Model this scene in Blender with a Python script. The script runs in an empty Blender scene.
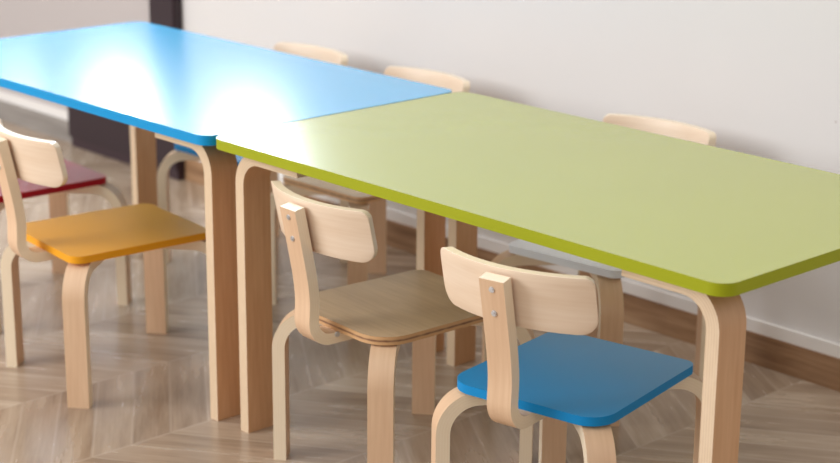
import bpy, bmesh, math
from mathutils import Vector, Matrix
C = bpy.context.scene.collection
PI = math.pi

# ------------------------------------------------------------------ helpers
def srgb(r, g, b):
    f = lambda c: c/12.92 if c <= .04045 else ((c+.055)/1.055)**2.4
    return (f(r/255), f(g/255), f(b/255), 1)

class NT:
    def __init__(self, name):
        self.m = bpy.data.materials.new(name); self.m.use_nodes = True
        self.t = self.m.node_tree; self.t.nodes.clear()
        self.out = self.n('ShaderNodeOutputMaterial')
    def n(self, kind, **kw):
        x = self.t.nodes.new(kind)
        for k, v in kw.items(): setattr(x, k, v)
        return x
    def l(self, a, b): self.t.links.new(a, b)
    def math(self, op, a, b=None, c=None):
        x = self.n('ShaderNodeMath', operation=op)
        for i, v in enumerate((a, b, c)):
            if v is None: continue
            if isinstance(v, (int, float)): x.inputs[i].default_value = v
            else: self.l(v, x.inputs[i])
        return x.outputs[0]
    def mix(self, fac, a, b, blend='MIX'):
        x = self.n('ShaderNodeMix', data_type='RGBA', blend_type=blend)
        for i, v in ((0, fac), (6, a), (7, b)):
            if isinstance(v, (int, float, tuple)): x.inputs[i].default_value = v
            else: self.l(v, x.inputs[i])
        return x.outputs[2]
    def bsdf(self, color, rough, bump=None, bump_str=.1, **kw):
        b = self.n('ShaderNodeBsdfPrincipled')
        if isinstance(color, tuple): b.inputs['Base Color'].default_value = color
        else: self.l(color, b.inputs['Base Color'])
        if isinstance(rough, (int, float)): b.inputs['Roughness'].default_value = rough
        else: self.l(rough, b.inputs['Roughness'])
        for k, v in kw.items(): b.inputs[k].default_value = v
        if bump is not None:
            bm = self.n('ShaderNodeBump'); bm.inputs['Strength'].default_value = bump_str
            bm.inputs['Distance'].default_value = .002
            self.l(bump, bm.inputs['Height']); self.l(bm.outputs[0], b.inputs['Normal'])
        self.l(b.outputs[0], self.out.inputs[0]); return b

def noise(nt, vec, scale, detail=3, rough=.5):
    x = nt.n('ShaderNodeTexNoise'); x.inputs['Scale'].default_value = scale
    x.inputs['Detail'].default_value = detail; x.inputs['Roughness'].default_value = rough
    nt.l(vec, x.inputs['Vector']); return x.outputs['Fac']

def ramp(nt, fac, stops):
    r = nt.n('ShaderNodeValToRGB'); e = r.color_ramp.elements
    while len(e) < len(stops): e.new(.5)
    for i, (p, c) in enumerate(stops): e[i].position = p; e[i].color = c
    nt.l(fac, r.inputs[0]); return r.outputs[0]

def wood(name, c1, c2, rough=.42):           # veneer: u across the grain, v along it (metres)
    nt = NT(name); uv = nt.n('ShaderNodeUVMap')
    mp = nt.n('ShaderNodeMapping'); mp.inputs['Scale'].default_value = (170, 9, 1); nt.l(uv.outputs[0], mp.inputs[0])
    a = noise(nt, mp.outputs[0], 1, 4)
    mp2 = nt.n('ShaderNodeMapping'); mp2.inputs['Scale'].default_value = (28, 5, 1); nt.l(uv.outputs[0], mp2.inputs[0])
    b = noise(nt, mp2.outputs[0], 1, 3)
    f = nt.math('ADD', nt.math('MULTIPLY', a, .45), nt.math('MULTIPLY', b, .55))
    col = ramp(nt, f, [(.32, c1), (.68, c2)])
    nt.bsdf(col, rough, a, .08); return nt.m

def plyedge(name, light, dark, rough=.5, pitch=.0035):    # laminations: u runs through the thickness
    nt = NT(name); uv = nt.n('ShaderNodeUVMap')
    sx = nt.n('ShaderNodeSeparateXYZ'); nt.l(uv.outputs[0], sx.inputs[0])
    s = nt.math('PINGPONG', nt.math('ADD', sx.outputs[0], .1), pitch)
    f = nt.math('SMOOTH_MIN', nt.math('MULTIPLY', s, 1/pitch), 1.0, .1)
    mp = nt.n('ShaderNodeMapping'); mp.inputs['Scale'].default_value = (90, 40, 1); nt.l(uv.outputs[0], mp.inputs[0])
    n = noise(nt, mp.outputs[0], 1, 3)
    g = nt.math('ADD', nt.math('MULTIPLY', f, .6), nt.math('MULTIPLY', n, .5))
    col = ramp(nt, g, [(.25, dark), (.6, light)])
    nt.bsdf(col, rough, IOR=1.8); return nt.m

def plain(name, col, rough, var=.04, **kw):
    nt = NT(name); tc = nt.n('ShaderNodeTexCoord')
    n = noise(nt, tc.outputs['Object'], 6, 3)
    hi = tuple(min(1, c*(1+var)) for c in col[:3]) + (1,); lo = tuple(c*(1-var) for c in col[:3]) + (1,)
    fine = noise(nt, tc.outputs['Object'], 400, 2)
    nt.bsdf(nt.mix(n, lo, hi), rough, fine, .03, **kw); return nt.m

M = {}
COAT = {'Coat Weight': .6, 'Coat Roughness': .25}
M['veneer'] = wood('birch_veneer', srgb(227, 198, 168), srgb(240, 217, 192))
M['warm_veneer'] = wood('warm_birch_veneer', srgb(212, 172, 136), srgb(228, 192, 156))
M['leg_veneer'] = wood('table_leg_veneer', srgb(198, 149, 106), srgb(217, 172, 130))
M['edge'] = plyedge('birch_ply_edge', srgb(242, 222, 192), srgb(239, 217, 185), .22, .0022)
M['leg_edge'] = plyedge('table_leg_edge', srgb(224, 196, 162), srgb(210, 178, 142), .35, .0022)
M['seat_wood'] = wood('brown_plywood', srgb(186, 152, 114), srgb(210, 178, 138), .34)
M['seat_wood_edge'] = plyedge('brown_plywood_edge', srgb(206, 158, 106), srgb(112, 66, 30), .5, .0046)
M['blue_top'] = plain('blue_laminate', srgb(0, 164, 218), .24, .03, IOR=1.75, **COAT)
M['green_top'] = plain('green_laminate', srgb(160, 165, 22), .24, .03, IOR=1.9, **COAT)
M['blue_seat'] = plain('blue_seat_laminate', srgb(0, 134, 192), .3, .03, IOR=1.5)
M['orange_seat'] = plain('orange_seat_laminate', srgb(234, 160, 34), .36, .03, IOR=1.8)
M['red_seat'] = plain('red_seat_laminate', srgb(178, 4, 34), .3, .03, IOR=1.5)
M['grey_seat'] = plain('grey_seat_laminate', srgb(226, 229, 233), .22, .03, IOR=1.8)
for c, col in (('blue', (0, 132, 194)), ('orange', (236, 160, 26)), ('red', (176, 0, 26)), ('grey', (230, 234, 238))):
    M[c+'_seat_edge'] = plain(c+'_painted_rim', srgb(*col), .5, .03, IOR=1.35)
M['blue_rim'] = plain('blue_painted_rim', srgb(0, 142, 200), .5, .03, IOR=1.35)
M['green_rim'] = plain('green_painted_rim', srgb(156, 160, 12), .5, .03, IOR=1.35)
M['dark'] = plain('dark_stained_wood', srgb(46, 28, 34), .5, .15)
M['dark2'] = plain('dark_stained_panel', srgb(56, 36, 42), .5, .12)
M['screw'] = plain('zinc_steel', srgb(205, 205, 207), .4, .05, Metallic=1.0)
M['white_trim'] = plain('white_trim_paint', srgb(238, 232, 226), .5, .02)
M['frame'] = plain('white_window_frame', srgb(235, 235, 235), .45, .02)

def wall_mat(name, base, spot=None):
    nt = NT(name); tc = nt.n('ShaderNodeTexCoord')
    n = noise(nt, tc.outputs['Object'], 2.2, 4)
    lo = tuple(c*.95 for c in base[:3]) + (1,)
    col = nt.mix(n, lo, base)
    if spot:                                  # a small scuff on the paint
        d = nt.n('ShaderNodeVectorMath', operation='DISTANCE'); d.inputs[1].default_value = spot
        nt.l(tc.outputs['Object'], d.inputs[0])
        f = nt.n('ShaderNodeMapRange'); f.inputs['From Min'].default_value = .0035; f.inputs['From Max'].default_value = .0015
        f.inputs['To Min'].default_value = 0; f.inputs['To Max'].default_value = .35
        nt.l(d.outputs['Value'], f.inputs[0])
        col = nt.mix(f.outputs[0], col, srgb(150, 120, 110))
    fine = noise(nt, tc.outputs['Object'], 120, 3)
    nt.bsdf(col, .7, fine, .06); return nt.m
M['wall'] = wall_mat('white_wall_paint', srgb(226, 221, 217), (.5744, 1.012, .515))
M['wall_shaded'] = wall_mat('shaded_wall_paint', srgb(192, 182, 178))  # dimmer, pinkish light left of the post, put into the wall colour

def floor_mat():
    nt = NT('chevron_laminate'); tc = nt.n('ShaderNodeTexCoord')
    s = nt.n('ShaderNodeSeparateXYZ'); nt.l(tc.outputs['Object'], s.inputs[0])
    x = nt.math('ADD', s.outputs[0], .045); y = s.outputs[1]
    W, T, P = .30, math.tan(math.radians(34.5)), .082
    pp = nt.math('PINGPONG', x, W)
    row = nt.math('FLOOR', nt.math('DIVIDE', x, W))
    w = nt.math('ADD', nt.math('SUBTRACT', y, nt.math('MULTIPLY', pp, T)), .070)
    wi = nt.math('DIVIDE', w, P)
    idx = nt.math('FLOOR', wi); fr = nt.math('FRACT', wi)
    cb = nt.n('ShaderNodeCombineXYZ'); nt.l(row, cb.inputs[0]); nt.l(idx, cb.inputs[1])
    wn = nt.n('ShaderNodeTexWhiteNoise', noise_dimensions='3D'); nt.l(cb.outputs[0], wn.inputs['Vector'])
    rnd = wn.outputs['Value']
    # grain: long streaks along each plank
    g = nt.n('ShaderNodeCombineXYZ')
    nt.l(nt.math('MULTIPLY', w, 26), g.inputs[0]); nt.l(nt.math('MULTIPLY', pp, 5), g.inputs[1])
    nt.l(nt.math('ADD', nt.math('MULTIPLY', rnd, 40), row), g.inputs[2])
    n1 = noise(nt, g.outputs[0], 1.0, 4, .55)
    g2 = nt.n('ShaderNodeCombineXYZ')
    nt.l(nt.math('MULTIPLY', w, 160), g2.inputs[0]); nt.l(nt.math('MULTIPLY', pp, 9), g2.inputs[1]); nt.l(rnd, g2.inputs[2])
    n2 = noise(nt, g2.outputs[0], 1.0, 3, .5)
    v = nt.math('ADD', nt.math('ADD', nt.math('MULTIPLY', n1, .75), nt.math('MULTIPLY', n2, .2)),
                nt.math('MULTIPLY', nt.math('SUBTRACT', rnd, .5), .30))
    col = ramp(nt, v, [(.2, srgb(134, 110, 88)), (.5, srgb(170, 147, 124)), (.8, srgb(200, 180, 158))])
    # pale joint lines: between planks and along the chevron spines
    e1 = nt.math('MULTIPLY', nt.math('MINIMUM', fr, nt.math('SUBTRACT', 1.0, fr)), P)
    e2 = nt.math('MINIMUM', pp, nt.math('SUBTRACT', W, pp))
    e = nt.math('MINIMUM', e1, e2)
    mr = nt.n('ShaderNodeMapRange'); mr.inputs['From Min'].default_value = .0045; mr.inputs['From Max'].default_value = .0015
    mr.inputs['To Min'].default_value = 0; mr.inputs['To Max'].default_value = .22
    nt.l(e, mr.inputs[0])
    col = nt.mix(mr.outputs[0], col, srgb(210, 192, 174))
    nt.bsdf(col, nt.math('ADD', .20, nt.math('MULTIPLY', n1, .12)), n2, .03, IOR=1.65); return nt.m
M['floor'] = floor_mat()

def skirting_mat(name, a, b, c):
    nt = NT(name); tc = nt.n('ShaderNodeTexCoord')
    mp = nt.n('ShaderNodeMapping'); mp.inputs['Scale'].default_value = (3, 1, 42); nt.l(tc.outputs['Object'], mp.inputs[0])
    n = noise(nt, mp.outputs[0], 1, 5, .6)
    nt.bsdf(ramp(nt, n, [(.3, a), (.52, b), (.75, c)]), .4); return nt.m
M['skirting'] = skirting_mat('brown_laminate_skirting', srgb(112, 78, 50), srgb(160, 122, 88), srgb(190, 156, 122))
M['veiled_skirting'] = skirting_mat('veiled_laminate_skirting', srgb(128, 120, 113), srgb(150, 142, 135), srgb(168, 160, 152))  # skirting greyed so the veil of glare sits in its colour

def glass_mat():
    nt = NT('window_glass')
    t = nt.n('ShaderNodeBsdfTransparent'); g = nt.n('ShaderNodeBsdfGlossy'); g.inputs['Roughness'].default_value = .02
    m = nt.n('ShaderNodeMixShader'); m.inputs[0].default_value = .06
    nt.l(t.outputs[0], m.inputs[1]); nt.l(g.outputs[0], m.inputs[2]); nt.l(m.outputs[0], nt.out.inputs[0]); return nt.m
M['glass'] = glass_mat()

def link(name, me, parent=None):
    o = bpy.data.objects.new(name, me); C.objects.link(o)
    if parent is not None: o.parent = parent
    return o
def finish(bm, name, mats, smooth=True):
    me = bpy.data.meshes.new(name); bmesh.ops.recalc_face_normals(bm, faces=bm.faces[:])
    bm.to_mesh(me); bm.free()
    for m in mats: me.materials.append(m)
    if smooth:
        for p in me.polygons: p.use_smooth = True
        me.set_sharp_from_angle(angle=math.radians(35))
    return me
def bevel_sharp(bm, w, seg=2, ang=50):
    ed = [e for e in bm.edges if len(e.link_faces) == 2 and e.calc_face_angle(0) > math.radians(ang)]
    bmesh.ops.bevel(bm, geom=ed, offset=w, segments=seg, profile=.5, affect='EDGES')
def add_box(bm, lo, hi):
    v = [bm.verts.new((x, y, z)) for x in (lo[0], hi[0]) for y in (lo[1], hi[1]) for z in (lo[2], hi[2])]
    for f in ((0,1,3,2),(4,6,7,5),(0,4,5,1),(2,3,7,6),(0,2,6,4),(1,5,7,3)): bm.faces.new([v[i] for i in f])
def box_mesh(name, lo, hi, mat, bev=.002):
    bm = bmesh.new(); add_box(bm, lo, hi)
    if bev: bmesh.ops.bevel(bm, geom=bm.edges[:], offset=bev, segments=2, affect='EDGES')
    return finish(bm, name, [mat])

def round_poly(pts, radii, seg=7):
    out = []; n = len(pts)
    for i in range(n):
        p = Vector(pts[i]); a = Vector(pts[i-1]) - p; b = Vector(pts[(i+1) % n]) - p
        r = radii[i] if not isinstance(radii, (int, float)) else radii
        if r <= 0: out.append(tuple(p)); continue
        an = a.angle(b)/2; d = r/math.tan(an); a.normalize(); b.normalize()
        c = p + (a+b).normalized()*(r/math.sin(an))
        s = p + a*d - c; e = p + b*d - c
        ang = math.atan2(s.x*e.y - s.y*e.x, s.dot(e))
        for k in range(seg+1):
            t = ang*k/seg; out.append((c.x + s.x*math.cos(t) - s.y*math.sin(t), c.y + s.x*math.sin(t) + s.y*math.cos(t)))
    return out

def slab(name, outline, z0, z1, mats, bev=.003, grain='x'):
    """flat rounded board; rim faces take the second material"""
    bm = bmesh.new(); uv = bm.loops.layers.uv.new('UVMap')
    lo = [bm.verts.new((x, y, z0)) for x, y in outline]; hi = [bm.verts.new((x, y, z1)) for x, y in outline]
    bm.faces.new(hi); bm.faces.new(lo[::-1]); n = len(outline)
    for i in range(n):
        f = bm.faces.new([lo[i], lo[(i+1) % n], hi[(i+1) % n], hi[i]]); f.material_index = 1
    bevel_sharp(bm, bev, 3)
    for f in bm.faces:
        if len(mats) < 2: f.material_index = 0
        elif abs(f.normal.z) > .75: f.material_index = 0
        else: f.material_index = 1
        for lp in f.loops:
            c = lp.vert.co
            if f.material_index == 1: lp[uv].uv = (c.z, c.x + c.y)
            else: lp[uv].uv = (c.y, c.x) if grain == 'x' else (c.x, c.y)
    return finish(bm, name, mats)

def bent_bar(name, path, t, width, mp, mats, bev=.0015):
    """bar bent in a plane: path = centre line (a, z); thickness t in the plane, width across; mp(a, w, z) -> local xyz"""
    bm = bmesh.new(); uv = bm.loops.layers.uv.new('UVMap')
    n = len(path); rings = []; L = 0; info = []
    for i, p in enumerate(path):
        p = Vector(p)
        d0 = (p - Vector(path[i-1])) if i else None
        d1 = (Vector(path[i+1]) - p) if i < n-1 else None
        if i: L += d0.length
        a = (d0 or d1).normalized(); b = (d1 or d0).normalized()
        tg = (a+b).normalized(); nm = Vector((-tg.y, tg.x)); k = 1/max(.3, tg.dot(b))
        ring = []
        for s, w in ((-1, -1), (1, -1), (1, 1), (-1, 1)):
            q = p + nm*(s*t/2*k); v = bm.verts.new(mp(q.x, w*width/2, q.y)); ring.append(v); info.append((v, s*t/2, w*width/2, L))
        rings.append(ring)
    D = {v: (a, b, c) for v, a, b, c in info}
    def face(vs, side):
        f = bm.faces.new(vs); f.material_index = side
        for lp in f.loops:
            tt, ww, ll = D[lp.vert]; lp[uv].uv = ((tt, ll) if side else (ww, ll))
    for i in range(n-1):
        A, B = rings[i], rings[i+1]
        face([A[0], A[1], B[1], B[0]], 1); face([A[2], A[3], B[3], B[2]], 1)
        face([A[1], A[2], B[2], B[1]], 0); face([A[3], A[0], B[0], B[3]], 0)
    for r in (rings[0][::-1], rings[-1]):
        f = bm.faces.new(r); f.material_index = 1
        for lp in f.loops: tt, ww, ll = D[lp.vert]; lp[uv].uv = (tt, ww)
    bevel_sharp(bm, bev, 2, 60)
    return finish(bm, name, mats)

def corner(p0, c, p1, r, seg=10):             # polyline p0 -> c -> p1 with the corner rounded
    out = round_poly([p0, c, p1], [0, r, 0], seg)
    return out

def tag(o, label, cat, group=None):
    o['label'] = label; o['category'] = cat
    if group: o['group'] = group
def structure(o): o['kind'] = 'structure'; return o
def empty(name, loc, rz=0):
    o = bpy.data.objects.new(name, None); C.objects.link(o); o.empty_display_size = .1
    o.location = loc; o.rotation_euler = (0, 0, rz); return o

# ------------------------------------------------------------------ the setting
WY, X0, X1, WH = 1.012, -4.2, 3.2, 2.5
structure(link('floor', box_mesh('floor', (X0, -4.5, -.05), (X1, WY+.16, 0), M['floor'], 0)))
PX0, PX1 = -1.632, -1.512                     # the dark post on the back wall
WIN = [(-2.14, -1.648, .95, 1.85), (-1.508, -1.06, .94, 1.85), (-2.68, -2.30, 1.02, 1.85)]
def wall_piece(name, xa, xb, holes, mat):
    bm = bmesh.new()
    xs = sorted({xa, xb} | {h[0] for h in holes} | {h[1] for h in holes}); zs = sorted({0, WH} | {h[2] for h in holes} | {h[3] for h in holes})
    for i in range(len(xs)-1):
        for j in range(len(zs)-1):
            if any(h[0] <= xs[i] < h[1] and h[2] <= zs[j] < h[3] for h in holes): continue
            add_box(bm, (xs[i], WY, zs[j]), (xs[i+1], WY+.15, zs[j+1]))
    bmesh.ops.remove_doubles(bm, verts=bm.verts[:], dist=1e-5)
    return structure(link(name, finish(bm, name, [mat], False)))
XM = (PX0+PX1)/2
wall_piece('wall_back', XM, X1, [WIN[1]], M['wall'])
wall_piece('wall_back_left', X0, XM, [WIN[0], WIN[2]], M['wall_shaded']).name = 'wall_rear'  # left stretch of the same back wall, in the shade-tinted colour
CX0, CX1 = -2.06, -1.505                     # the low dark unit standing against the wall
def run(name, z0, z1, th, mat, a, b):
    bm = bmesh.new(); add_box(bm, (a, WY-th, z0), (b, WY, z1))
    bevel_sharp(bm, .002, 2)
    return structure(link(name, finish(bm, name, [mat])))
run('baseboard_back', 0, .064, .014, M['skirting'], CX1+.002, X1)
run('baseboard_rear', 0, .064, .014, M['veiled_skirting'], X0, CX0-.002)
run('trim_1', .064, .089, .009, M['white_trim'], CX1+.002, X1)
run('trim_3', .064, .089, .009, M['white_trim'], X0, CX0-.002)
structure(link('trim_2', box_mesh('trim_2', (PX0, WY-.03, .36), (PX1, WY, WH), M['dark'], .004)))
for i, (a, b, z0, z1) in enumerate(WIN):
    w = empty('window_%d' % (i+1), ((a+b)/2, WY, z0)); structure(w)
    hw, h, f = (b-a)/2, z1-z0, .045
    bm = bmesh.new()
    for lo, hi in (((-hw, .03, 0), (hw, .09, f)), ((-hw, .03, h-f), (hw, .09, h)), ((-hw, .03, f), (-hw+f, .09, h-f)), ((hw-f, .03, f), (hw, .09, h-f))): add_box(bm, lo, hi)
    link('window_frame', finish(bm, 'window_frame', [M['frame']], False), w)
    link('pane', box_mesh('pane', (-hw+f, .057, f), (hw-f, .063, h-f), M['glass'], 0), w)

# low dark unit
cab = empty('low_cabinet', ((CX0+CX1)/2, WY-.024, 0))
tag(cab, 'low dark brown wooden unit against the wall behind the blue table', 'cabinet')
cw = (CX1-CX0)/2
link('body', box_mesh('cabinet_body', (-cw, -.018, .03), (cw, .022, .25), M['dark'], .003), cab)
link('plinth', box_mesh('cabinet_plinth', (-cw+.004, -.010, 0), (cw-.004, .022, .03), M['dark2'], .001), cab)
link('top', box_mesh('cabinet_top', (-cw, -.022, .25), (cw, .022, .268), M['dark2'], .003), cab)

# ------------------------------------------------------------------ tables
D, H, TT = .60, .5393, .018
LW, LT = .058, .022
def table_leg(side, L):                          # side -1: straight part at the low-x end
    ox = .0283 if side < 0 else L-.0283
    s = 1 if side < 0 else -1
    p = corner((ox+s*LT/2, 0), (ox+s*LT/2, H-TT-LT/2), (ox+s*.170, H-TT-LT/2), .052, 12)
    return p
def make_table(name, top_mat, rim, loc, rz, label, off, L):
    t = empty(name, loc, rz); tag(t, label, 'table', 'low tables placed end to end')
    o = round_poly([(off, 0), (off+L, 0), (off+L, D), (off, D)], .028, 8)
    link('tabletop', slab(name+'_top', o, H-TT, H, [top_mat, rim], .0025), t)
    for side in (-1, 1):
        for yc in (.0316+LW/2, D-.001-LW/2):
            me = bent_bar('table_leg', [(a+off, z) for a, z in table_leg(side, L)], LT, LW, lambda a, w, z, yc=yc: (a, yc+w, z), [M['leg_veneer'], M['leg_edge']])
            link('leg', me, t)
    return t
make_table('low_table', M['green_top'], M['green_rim'], (0, 0, 0), 0, 'low rectangular children\'s table with a lime green top on bent birch legs', 0, 1.10)
make_table('low_table', M['blue_top'], M['blue_rim'], (-.0033, -.0069, 0), .0023, 'low rectangular children\'s table with a glossy bright blue top on bent birch legs', -1.082, 1.082)

# ------------------------------------------------------------------ chairs
HS, TS = .2845, .0140
ZB = HS-TS
def seat_mesh(mats, rb):
    o = round_poly([(-.134, -.148), (.134, -.148), (.128, .148), (-.128, .148)], [rb, rb, .020, .020], 9)
    return slab('seat', o, ZB, HS, mats, .003)
cache = {}
def leg_mesh(sx, sy):
    cx, cy = sx*.139, (-.152 if sy < 0 else .166); S = math.sqrt(.5); d = (-sx*S, -sy*S)
    T, Wd = .0215, .0415
    p = corner((0, 0), (0, ZB-T/2), (.125, ZB-T/2), .056, 12)
    return bent_bar('chair_leg', p, T, Wd, lambda a, w, z: (cx + d[0]*a - d[1]*w, cy + d[1]*a + d[0]*w, z), [M['warm_veneer'], M['edge']])
legs = [leg_mesh(sx, sy) for sy in (-1, 1) for sx in (-1, 1)]
BT, BW = .019, .041
def smooth(pts, n=5):                         # Catmull-Rom through the points
    out = []
    for i in range(len(pts)-1):
        p = [Vector(pts[max(0, min(len(pts)-1, i+k))]) for k in (-1, 0, 1, 2)]
        for j in range(n):
            t = j/n
            out.append(tuple(.5*((2*p[1]) + (p[2]-p[0])*t + (2*p[0]-5*p[1]+4*p[2]-p[3])*t*t + (3*p[1]-p[0]-3*p[2]+p[3])*t**3)))
    out.append(tuple(pts[-1])); return out
up = smooth([(-.2220, .489), (-.2140, .45), (-.2060, .41), (-.1985, .37), (-.1945, .335), (-.1950, .310)], 3)
up += [(y, z) for y, z in round_poly([(-.1950, .310), (-.198, ZB-BT/2), (-.03, ZB-BT/2)], [0, .034, 0], 10)[1:]]
def upright_mesh(dz):
    sh = lambda z: z + dz*min(1, max(0, (z-.30)/.12))
    return bent_bar('upright', [(y, sh(z)) for y, z in up], BT, BW, lambda a, w, z: (w, a, z), [M['warm_veneer'], M['edge']])
uprights = {dz: upright_mesh(dz) for dz in (0, .002, .004, -.016)}
def backrest_mesh():
    hb, zt, zb, th, sag, lean = .1305, .4995, .4120, .0160, .037, .019
    o = round_poly([(-hb, zb), (hb, zb), (hb, zt), (-hb, zt)], [.026, .026, .012, .012], 8)
    R = (hb*hb + sag*sag)/(2*sag)
    bm = bmesh.new(); uv = bm.loops.layers.uv.new('UVMap')
    # fill the outline as vertical strips so it can bend
    xs = sorted({round(x, 5) for x, _ in o} | {round(-hb + 2*hb*i/24, 5) for i in range(25)})
    xs = [xs[0]] + [x for i, x in enumerate(xs[1:], 1) if x - xs[i-1] > 1e-4]
    def span(x):
        def bow(r): 
            e = hb - abs(x)
            return 0 if e >= r else r - math.sqrt(max(0, r*r - (r-e)**2))
        return zb + bow(.026), zt - bow(.012)
    def pos(x, z, k):
        yb = -.2097 + (R - math.sqrt(R*R - x*x)) + lean*(zt-z)/(zt-zb)
        nx, ny = -x/R, math.sqrt(1-(x/R)**2)
        return (x + nx*th*k, yb + ny*th*k, z)
    NZ = 6; G = []
    for x in xs:
        a, b = span(x)
        G.append([[bm.verts.new(pos(x, a + (b-a)*j/NZ, k)) for j in range(NZ+1)] for k in (0, 1)])
    def quad(vs, m):
        f = bm.faces.new(vs); f.material_index = m
    for i in range(len(xs)-1):
        for j in range(NZ):
            quad([G[i][0][j], G[i+1][0][j], G[i+1][0][j+1], G[i][0][j+1]], 0)
            quad([G[i][1][j], G[i][1][j+1], G[i+1][1][j+1], G[i+1][1][j]], 0)
        for j in (0, NZ): quad([G[i][0][j], G[i][1][j], G[i+1][1][j], G[i+1][0][j]], 1)
    for i in (0, len(xs)-1):
        for j in range(NZ): quad([G[i][0][j], G[i][0][j+1], G[i][1][j+1], G[i][1][j]], 1)
    bmesh.ops.recalc_face_normals(bm, faces=bm.faces[:])
    bevel_sharp(bm, .0012, 2, 60)
    for f in bm.faces:
        for lp in f.loops:
            c = lp.vert.co; lp[uv].uv = (c.z, c.x) if f.material_index == 0 else (c.y*1.0, c.x)
    me = finish(bm, 'backrest', [M['veneer'], M['edge']])
    for p in me.polygons:
        if p.material_index == 1: p.use_smooth = False
    return me
backrest = backrest_mesh()
def screw_mesh(y, z, slope):
    bm = bmesh.new()
    r = bmesh.ops.create_cone(bm, cap_ends=True, segments=20, radius1=.0050, radius2=.0042, depth=.0024)
    bmesh.ops.create_cone(bm, cap_ends=True, segments=6, radius1=.0017, radius2=.0017, depth=.0034)
    bm.transform(Matrix.Translation((0, y, z)) @ Matrix.Rotation(PI/2 + slope, 4, 'X'))
    return finish(bm, 'screw', [M['screw']])
screws = [screw_mesh(-.2288, .473, .20), screw_mesh(-.2217, .4365, .20)]
side_screw = screw_mesh(0, 0, 0)
side_screw.transform(Matrix.Translation((.0212, -.150, ZB-.004)) @ Matrix.Rotation(PI/2, 4, 'Z'))

seats = {k: seat_mesh(v, {'brown': .056, 'blue': .042}.get(k, .026)) for k, v in {'blue': [M['blue_seat'], M['blue_seat_edge']], 'orange': [M['orange_seat'], M['orange_seat_edge']], 'red': [M['red_seat'], M['red_seat_edge']], 'grey': [M['grey_seat'], M['grey_seat_edge']],
                                      'brown': [M['seat_wood'], M['seat_wood_edge']]}.items()}
def chair(x, y, deg, kind, label, back=0, shift=(0, 0)):
    r = empty('chair', (x, y, 0), math.radians(deg)); tag(r, label, 'chair', 'small bentwood chairs around the two tables')
    s = link('seat', seats[kind], r); s.location = (shift[0], shift[1], 0)
    s['label'] = {'brown': 'bare brown plywood seat'}.get(kind, kind + ' painted seat')
    link('backrest', backrest, r).location.z = back
    u = link('upright', uprights[back], r)
    for m in screws:
        k = link('screw', m, u); k['label'] = 'silver screw head'; k.location.z = back
    if kind == 'brown': link('screw', side_screw, u)['label'] = 'silver screw head on the side of the upright'
    for m in legs: link('leg', m, r)
    return r
chair(.7293, .1374, math.degrees(.1846), 'blue', 'birch chair with a blue seat in front of the green table')
chair(.3135, .1600, -3.4, 'brown', 'birch chair with a bare brown plywood seat in front of the green table')
chair(-.385, .0423, math.degrees(-.0925), 'orange', 'birch chair with an orange seat in front of the blue table', .002)
chair(-.862, .118, -3, 'red', 'birch chair with a dark red seat beyond the orange chair', .004)
chair(-.776, .69, 181, 'blue', 'birch chair with a blue seat on the wall side of the blue table', -.016)
chair(-.372, .69, 182, 'brown', 'birch chair with a brown plywood seat on the wall side where the tables meet', -.016)
chair(.292, .695, 186, 'grey', 'birch chair with a pale grey seat on the wall side of the green table', -.016, (-.008, 0))

# ------------------------------------------------------------------ light
wd = bpy.data.worlds.new('World'); bpy.context.scene.world = wd; wd.use_nodes = True
nt = wd.node_tree; bg = nt.nodes['Background']
tc = nt.nodes.new('ShaderNodeTexCoord'); sx = nt.nodes.new('ShaderNodeSeparateXYZ'); nt.links.new(tc.outputs['Generated'], sx.inputs[0])
mr = nt.nodes.new('ShaderNodeMapRange'); mr.interpolation_type = 'SMOOTHSTEP'     # a bright ceiling above, a dimmer room around
mr.inputs['From Min'].default_value = .05; mr.inputs['From Max'].default_value = .75; mr.inputs['To Min'].default_value = .5; mr.inputs['To Max'].default_value = 1.25
sd = nt.nodes.new('ShaderNodeMapRange')                                            # the window side of the room is brighter
sd.inputs['From Min'].default_value = -.8; sd.inputs['From Max'].default_value = .8; sd.inputs['To Min'].default_value = 1.3; sd.inputs['To Max'].default_value = .7
mu = nt.nodes.new('ShaderNodeMath'); mu.operation = 'MULTIPLY'
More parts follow.
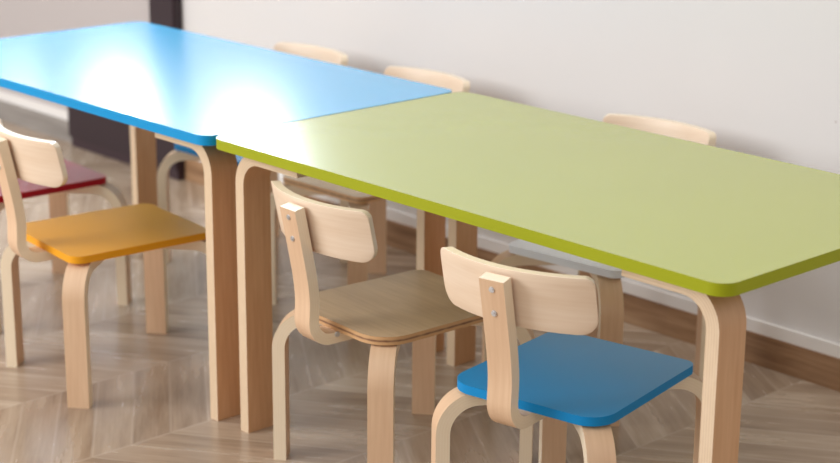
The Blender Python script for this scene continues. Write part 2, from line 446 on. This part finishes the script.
nt.links.new(sx.outputs[0], sd.inputs[0]); nt.links.new(sd.outputs[0], mu.inputs[0]); nt.links.new(mr.outputs[0], mu.inputs[1])
nt.links.new(sx.outputs[2], mr.inputs[0]); nt.links.new(mu.outputs[0], bg.inputs[1]); bg.inputs[0].default_value = (.985, .99, 1.0, 1)
def area(name, loc, target, sx, sy, power, col):
    l = bpy.data.lights.new(name, 'AREA'); l.shape = 'RECTANGLE'; l.size = sx; l.size_y = sy; l.energy = power; l.color = col
    o = bpy.data.objects.new(name, l); C.objects.link(o); o.location = loc
    o.rotation_euler = (Vector(target)-Vector(loc)).to_track_quat('-Z', 'Y').to_euler(); return o
for i, (a, b, z0, z1) in enumerate(WIN):
    area('daylight', ((a+b)/2, WY+.22, (z0+z1)/2+.05), ((a+b)/2, 0, (z0+z1)/2+.05), b-a+.2, z1-z0+.1, (60 if i == 2 else 118)*(b-a), (.76, .89, 1.0))
area('side_fill', (-1.9, -3.7, 2.1), (.2, .3, .3), 2.4, 1.5, 145, (.94, .97, 1))  # added soft fill from the camera's left, no window stands there

# ------------------------------------------------------------------ camera
cd = bpy.data.cameras.new('Camera'); cam = bpy.data.objects.new('Camera', cd); C.objects.link(cam)
fpx = 1750.24; cd.sensor_width = 36; cd.lens = fpx/840*36
yaw, pitch, roll = .8231, .2829, .0081
f = Vector((-math.sin(yaw)*math.cos(pitch), math.cos(yaw)*math.cos(pitch), -math.sin(pitch)))
r = Vector((math.cos(yaw), math.sin(yaw), 0)); u = r.cross(f)
r2 = math.cos(roll)*r + math.sin(roll)*u; u2 = -math.sin(roll)*r + math.cos(roll)*u
cam.matrix_world = Matrix.Translation((2.3846, -1.7190, 1.2220)) @ Matrix((r2, u2, -f)).transposed().to_4x4()
cd.dof.use_dof = True; cd.dof.focus_distance = 2.62; cd.dof.aperture_fstop = 4.4
cd.clip_start = .05
sc = bpy.context.scene; sc.camera = cam
sc.view_settings.view_transform = 'Standard'; sc.view_settings.look = 'None'; sc.view_settings.gamma = 1
sc.view_settings.use_curve_mapping = False; sc.view_settings.exposure = 0
